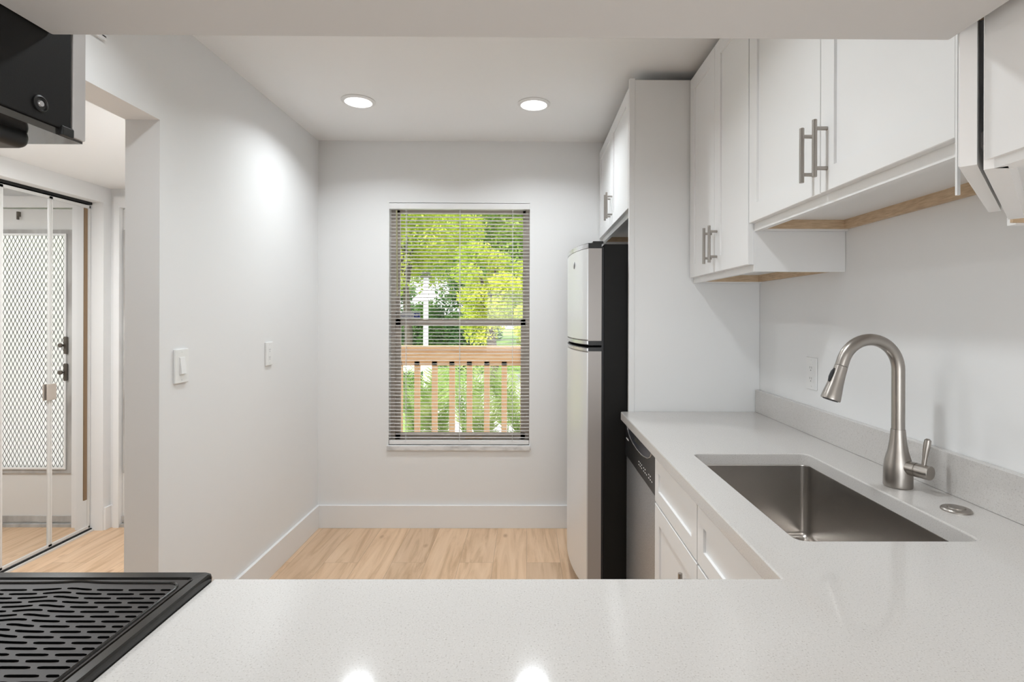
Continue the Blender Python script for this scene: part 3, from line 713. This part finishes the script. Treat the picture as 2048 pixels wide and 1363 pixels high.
t = thing('mirrored_closet_door', 'mirrored bifold closet doors with thin white frames in the hall', 'closet door', (CLX, 2.73, 0))
MB().box(CLX - .03, CLX + .012, CY0, CY1, 2.018, CZ).build('top_track', M_dark, t, False, 'black top track')
MB().box(CLX - .02, CLX + .028, CY0, CY1, 0.0, .010).build('floor_track', M_mframe, t, False)
MB().box(CLX + .005, CLX + .016, CY0, CY1, .010, .016).build('track_gap', M_dark, t, False)
ed = [CY1 - .004, 3.040, 2.752, 2.455, 2.14]
for i in range(4):
    y1, y0 = ed[i] - .001, ed[i + 1] + .001
    p = MB().box(CLX - .018, CLX, y0, y1, .022, 2.006).build('mirror_panel', M_mirror, t, False, 'mirrored door panel')
    f = .010
    MB().box(CLX - .001, CLX + .006, y0, y0 + f, .022, 2.008).box(CLX - .001, CLX + .006, y1 - f, y1, .022, 2.008).box(CLX - .001, CLX + .006, y0, y1, .018, .034).box(CLX - .001, CLX + .006, y0, y1, 1.994, 2.010).build('panel_frame', M_mframe, p, False)
MB().box(CLX + .0005, CLX + .004, CY1 - .045, CY1 - .024, .20, 1.99).build('wood_strip', M_brown, t, False, 'bare brown wood strip at the edge')
MB().box(CLX + .006, CLX + .016, 3.012, 3.068, .853, .945, .003).build('pull_plate', M_alu, t, True, 'grey square pull plate')

t = thing('entry_door', 'white entry door with a diamond mesh guarded window, seen in the closet mirrors', 'door', ((DX0 + DX1) / 2, HYB, 0))
ff = MB().box(DX0, DX0 + .035, HYB - .02, HYB + .10, 0, DHZ + .02).box(DX1 - .035, DX1, HYB - .02, HYB + .10, 0, DHZ + .02).box(DX0 + .035, DX1 - .035, HYB - .02, HYB + .10, 2.01, DHZ + .02).build('door_frame', M_trim, t, False)
dx0, dx1 = DX0 + .037, DX1 - .037; ds0, ds1 = HYB + .012, HYB + .052
wx0, wx1, wz0, wz1 = -2.505, -1.71, .375, 1.835
MB().box(dx0, wx0 - .02, ds0, ds1, .02, 2.005).box(wx1 + .02, dx1, ds0, ds1, .02, 2.005).box(wx0 - .02, wx1 + .02, ds0, ds1, .02, wz0 - .02).box(wx0 - .02, wx1 + .02, ds0, ds1, wz1 + .02, 2.005).build('door_slab', M_door, t, False)
g = .038
MB().box(wx0 - g - .01, wx0 - .008, ds0 - .012, ds0, wz0 - g, wz1 + g).box(wx1 + .008, wx1 + g, ds0 - .012, ds0, wz0 - g, wz1 + g).box(wx0 - .008, wx1 + .008, ds0 - .012, ds0, wz0 - g, wz0 - .006).box(wx0 - .008, wx1 + .008, ds0 - .012, ds0, wz1 + .006, wz1 + g).build('window_casing', M_greywood, t, False, 'worn grey window casing')
MB().box(wx0 - .012, wx0, ds0 - .02, ds0 - .004, wz0 - .012, wz1 + .012).box(wx1, wx1 + .012, ds0 - .02, ds0 - .004, wz0 - .012, wz1 + .012).box(wx0, wx1, ds0 - .02, ds0 - .004, wz0 - .012, wz0).box(wx0, wx1, ds0 - .02, ds0 - .004, wz1, wz1 + .012).build('guard_frame', M_trim, t, False)
# expanded metal diamonds
V = []; F = []; cw, chh = .0128, .050; tw = .0013; yq = ds0 - .012
ncol = int((wx1 - wx0) / cw) + 1; nseg = int((wz1 - wz0) / (chh / 4))
for c_ in range(ncol + 1):
    xc = wx0 + c_ * cw; sgn = 1 if c_ % 2 == 0 else -1; base = len(V)
    for k in range(nseg + 1):
        z = wz0 + (wz1 - wz0) * k / nseg; ph = 2 * math.pi * z / chh
        x = xc + sgn * cw * .5 * math.cos(ph) * (1 - .15 * abs(math.cos(ph)))
        x = min(max(x, wx0), wx1)
        V += [(x - tw, yq, z), (x + tw, yq, z), (x + tw, yq + .002, z), (x - tw, yq + .002, z)]
    for k in range(nseg):
        a = base + 4 * k
        for j in range(4): F.append((a + j, a + (j + 1) % 4, a + 4 + (j + 1) % 4, a + 4 + j))
MB().raw(V, F).build('diamond_mesh', M_mesh, t, False, 'metal diamond mesh guard')
b = MB(); n_ = 12
for k in range(n_):
    z0_ = wz0 + (wz1 - wz0) * k / n_; z1_ = z0_ + (wz1 - wz0) / n_ + .006
    b.raw([(wx0, ds0 + .02, z0_ - .0), (wx1, ds0 + .02, z0_), (wx1, ds0 + .034, z1_), (wx0, ds0 + .034, z1_), (wx0, ds0 + .024, z0_), (wx1, ds0 + .024, z0_), (wx1, ds0 + .038, z1_), (wx0, ds0 + .038, z1_)], [(0, 1, 2, 3), (7, 6, 5, 4), (0, 4, 5, 1), (3, 2, 6, 7)])
b.build('glass_louvres', M_frost, t, False, 'frosted glass louvres')
MB().box(dx0, dx1, HYB - .012, HYB + .06, 0, .019).build('threshold', M_greywood, t, False, 'grey weathered threshold')
MB().box(dx0, dx1, ds0 - .008, ds0, .03, .065).build('door_sweep', M_greywood, t, False)
for hz in (1.145, .975):
    lk_ = MB().box(-2.527, -2.503, ds0 - .026, ds0 - .012, hz - .055, hz + .055, .006).build('lock_case', M_bronze, t, True, 'tarnished lock case')
    MB().cyl((-2.503, ds0 - .026, hz), (-2.503, ds0 - .040, hz), .006, n=12).cyl((-2.503, ds0 - .038, hz), (-2.503, ds0 - .050, hz), .014, n=16, bev=.004).build('lock_knob', M_bronze, lk_)
MB().box(-2.215, -2.205, ds0 - .02, ds0, 1.955, 1.985).box(-2.213, -2.207, ds0 - .022, ds0 - .008, 1.935, 1.96).build('hook', M_bronze, t, False, 'small dark hook')

# ------------------------------------------------------------------ outside
GZ0 = -.20
o = struct('ground', MB().box(-40, 40, 4.86, 60, GZ0 - .1, GZ0), M_grass); o['kind'] = 'structure'
struct('balcony_floor', MB().box(-3.5, 3, YB + T + .001, 4.85, -.2, -.04), M_pave)
o = MB().box(-1.42, 12, 6.6, 14, GZ0, GZ0 + .015).build('paved_path', M_pave); o['kind'] = 'structure'
RY = 4.70
t = thing('balcony_railing', 'tan wooden balcony railing outside the window', 'railing', (0, RY, -.04))
MB().box(-2.6, .10, RY - .06, RY + .07, 1.045, 1.070, .003).build('cap_rail', M_rail, t)
MB().box(-2.6, -.061, RY - .025, RY + .012, .935, 1.044, .002).build('top_rail', M_rail, t)
MB().box(-2.6, -.061, RY + .013, RY + .05, .895, .935, .002).build('lower_nailer', M_rail, t)
MB().box(-2.6, -.061, RY - .02, RY + .02, .06, .15, .002).build('bottom_rail', M_rail, t)
MB().box(-.060, .03, RY - .045, RY + .045, -.04, 1.044, .003).build('post', M_rail, t)
for i in range(12):
    x = (1009 - 34.7 * i - 1055) / 1065 * 4.733
    MB().box(x - .024, x + .024, RY - .02 + .033, RY + .02 + .033, .02, .96, .002).build('baluster', M_rail, t)

t = thing('lamp_post', 'white garden lamp post beyond the balcony railing', 'lamp post', (-1.525, 8, GZ0))
MB().cyl((-1.525, 8, GZ0), (-1.525, 8, 1.90), .038, n=16).build('post', M_white_out, t)
MB().cyl((-1.525, 8, 1.90), (-1.525, 8, 1.93), .09, n=16).cyl((-1.525, 8, 1.955), (-1.525, 8, 1.985), .075, .06, n=16).build('lamp_cap', M_blackpl, t, True, 'dark lamp cap')

# neighbouring building, hedge
o = MB().box(-6.5, -2.12, 12.1, 12.3, GZ0, .48, .01).build('garden_wall', M_white_out)
tag(o, 'low white garden wall behind the clipped hedge, glimpsed under the railing', 'wall')
o = struct('bounce_paving', MB().box(-12, 6, 4.86, 6.55, GZ0, GZ0 + .012), M_pave)  # unseen pale strip, added to cut green lawn bounce on the frosted glass

def leaf_mesh(name, centers, size, m, parent, flat=.5):
    n = len(centers); a = rng.uniform(0, 2 * math.pi, n)
    nrm = rng.normal(size=(n, 3)); nrm[:, 2] += flat; nrm /= np.linalg.norm(nrm, axis=1)[:, None]
    ref = rng.normal(size=(n, 3)); u = np.cross(nrm, ref); u /= np.linalg.norm(u, axis=1)[:, None]; v = np.cross(nrm, u)
    s = size * rng.uniform(.6, 1.3, n)[:, None]
    P = np.stack([centers - u * s, centers - v * s * .38, centers + u * s, centers + v * s * .38], 1).reshape(-1, 3)
    me = bpy.data.meshes.new(name); me.vertices.add(4 * n); me.vertices.foreach_set('co', P.astype(np.float32).ravel())
    me.loops.add(4 * n); me.loops.foreach_set('vertex_index', np.arange(4 * n, dtype=np.int32))
    me.polygons.add(n); me.polygons.foreach_set('loop_start', np.arange(0, 4 * n, 4, dtype=np.int32))
    me.update(calc_edges=True); me.validate(); me.materials.append(m)
    return link_mesh(name, me, parent, False)
def tree(label, x, y, zb, zt, rx, m, nleaf, size, clumps=26, trunk=.14, lowz=None):
    t = thing('tree', label, 'tree', (x, y, GZ0), 'trees beyond the balcony')
    cz = (zb + zt) / 2; hz = (zt - zb) / 2; cs = []
    tr = MB().tube([(x, y, GZ0), (x + .05, y, zb * .5), (x - .05, y, zb + .4 * hz), (x, y, cz)], [trunk, trunk * .8, trunk * .6, trunk * .25], 10)
    for k in range(clumps):
        d_ = rng.normal(size=3); d_ /= np.linalg.norm(d_); r_ = rng.uniform(.35, .95)
        c_ = np.array([x + d_[0] * rx * r_, y + d_[1] * rx * r_, cz + d_[2] * hz * r_])
        rad = rng.uniform(.28, .45) * min(rx, hz) * 1.1
        pts_ = rng.normal(size=(nleaf // clumps, 3)); pts_ /= np.linalg.norm(pts_, axis=1)[:, None]
        pts_ *= (rng.uniform(0, 1, nleaf // clumps) ** .45)[:, None] * rad * np.array([1, 1, .7]); cs.append(c_ + pts_)
        if k % 3 == 0: tr.tube([(x, y, zb + .3 * hz), tuple((np.array([x, y, cz]) * .5 + c_ * .5 - np.array([0, 0, .15]))), tuple(c_)], [trunk * .4, trunk * .25, trunk * .08], 6)
    tr.build('trunk', M_bark, t)
    leaf_mesh('foliage', np.concatenate(cs), size, m, t)
    return t
tree('lime green tree on the left beyond the lamp post', -3.3, 14.6, 1.5, 5.6, 1.8, M_leafY, 26000, .062, 34)
tree('bright lime tree in the middle of the window view', -.75, 11.2, .75, 2.9, .85, M_leafY, 14000, .048)
tree('green tree filling the upper right of the window view', .35, 17.6, 1.2, 6.4, 2.1, M_leafG, 26000, .08, 34)
tree('lime bush-like tree at the right edge of the window view', .15, 9.3, .85, 1.75, .55, M_leafY, 7000, .045, 16, .06)
tree('broad green tree rising behind the garden wall', -2.1, 23.2, .6, 8.8, 3.0, M_leafG, 34000, .095, 46)
tree('dark green tree far back on the left', -10.4, 32, -.1, 6.2, 3.0, M_leafD, 15000, .17)
tree('dark green tree far back in the middle', -2.2, 32, -.1, 6.6, 2.9, M_leafD, 15000, .17)
tree('dark green tree far back on the right', 4.2, 32, -.1, 6.6, 2.9, M_leafD, 15000, .17)
def shrub(label, x, y, r, h, m):
    t = thing('shrub', label, 'shrub', (x, y, GZ0)); P = []
    for k in range(14):
        c_ = np.array([x + rng.uniform(-.75, .75) * r, y + rng.uniform(-.6, .6) * r, GZ0 + rng.uniform(.2, .8) * h]); q = rng.normal(size=(620, 3)); q /= np.linalg.norm(q, axis=1)[:, None]
        P.append(c_ + q * (rng.uniform(0, 1, 620) ** .4)[:, None] * r * .42)
    P = np.concatenate(P); P[:, 2] = np.maximum(P[:, 2], GZ0 + .02)
    leaf_mesh('foliage', P, .07, m, t)
    MB().tube([(x, y, GZ0), (x + .04, y, GZ0 + h * .5)], [.07, .03], 8).build('stem', M_bark, t)
shrub('dark green shrub behind the garden wall, left of the lamp post', -3.9, 18.6, 1.0, 2.2, M_leafD)
shrub('dark green shrub behind the garden wall, right of the lamp post', -2.1, 16.4, 1.05, 2.0, M_leafD)
shrub('dark green shrub at the middle of the window view', -1.45, 13.9, .7, 1.7, M_leafD)
shrub('mid green shrub low on the right of the window view', .35, 13.6, .75, 1.9, M_leafG)

def hedge(label, x0, x1, y0, y1, z1, n=9000):
    P = rng.uniform(0, 1, (n, 3)) * np.array([x1 - x0, y1 - y0, z1 - GZ0]) + np.array([x0, y0, GZ0])
    t = thing('hedge', label, 'hedge', ((x0 + x1) / 2, (y0 + y1) / 2, GZ0))
    leaf_mesh('foliage', P, .06, M_leafD, t, 0)
hedge('low dark clipped hedge on the lawn in front of the white building', -5.5, -2.2, 11, 11.6, .10)

def palm(label, x, y, h, n):
    t = thing('palm_plant', label, 'plant', (x, y, GZ0), 'palms behind the balcony railing')
    V = []; F = []; stems = MB()
    for k in range(n):
        a = random.uniform(0, 2 * math.pi); L = h * random.uniform(.6, 1.0); lean = random.uniform(.08, .32)
        d_ = Vector((math.cos(a), math.sin(a), 0)); pts = []
        for i in range(9):
            s = i / 8; pts.append(Vector((x, y, GZ0)) + d_ * (L * lean * s ** 1.8 + .02) + Vector((0, 0, L * (s - .28 * lean * s ** 3))))
        stems.tube(pts, [.009 * (1 - .8 * i / 8) for i in range(9)], 5)
        side = Vector((-d_.y, d_.x, 0))
        for i in range(3, 9):
            for q in range(3):
                p = pts[i - 1].lerp(pts[i], q / 3); tdir = (pts[i] - pts[i - 1]).normalized()
                for sg in (-1, 1):
                    ll = .20 * (1.15 - abs(i / 8 - .6)) * random.uniform(.8, 1.1)
                    tip = p + (side * sg * .75 + tdir * .6 + Vector((0, 0, random.uniform(-.25, .1)))).normalized() * ll
                    m_ = p.lerp(tip, .4); wv = tdir * .011
                    b_ = len(V); V.extend([p, m_ - wv, tip, m_ + wv]); F.append((b_, b_ + 1, b_ + 2, b_ + 3))
    stems.build('stems', M_leafP, t)
    MB().raw(V, F).build('leaflets', M_leafP, t, False)
random.seed(11)
pls = [(-1.22, 5.95, 1.0), (-.92, 5.45, 1.1), (-.72, 6.2, 1.2), (-.45, 5.5, 1.12), (-.25, 6.25, 1.2), (-.02, 5.5, 1.1)]
nm = ['palm plant just right of the lamp post, behind the railing', 'palm plant behind the third baluster from the left', 'tall palm plant at the middle of the railing', 'palm plant right of the middle of the railing', 'palm plant second from the right behind the railing', 'palm plant at the right end of the railing']
for (x, y, h), l in zip(pls, nm): palm(l, x, y, h, 11)
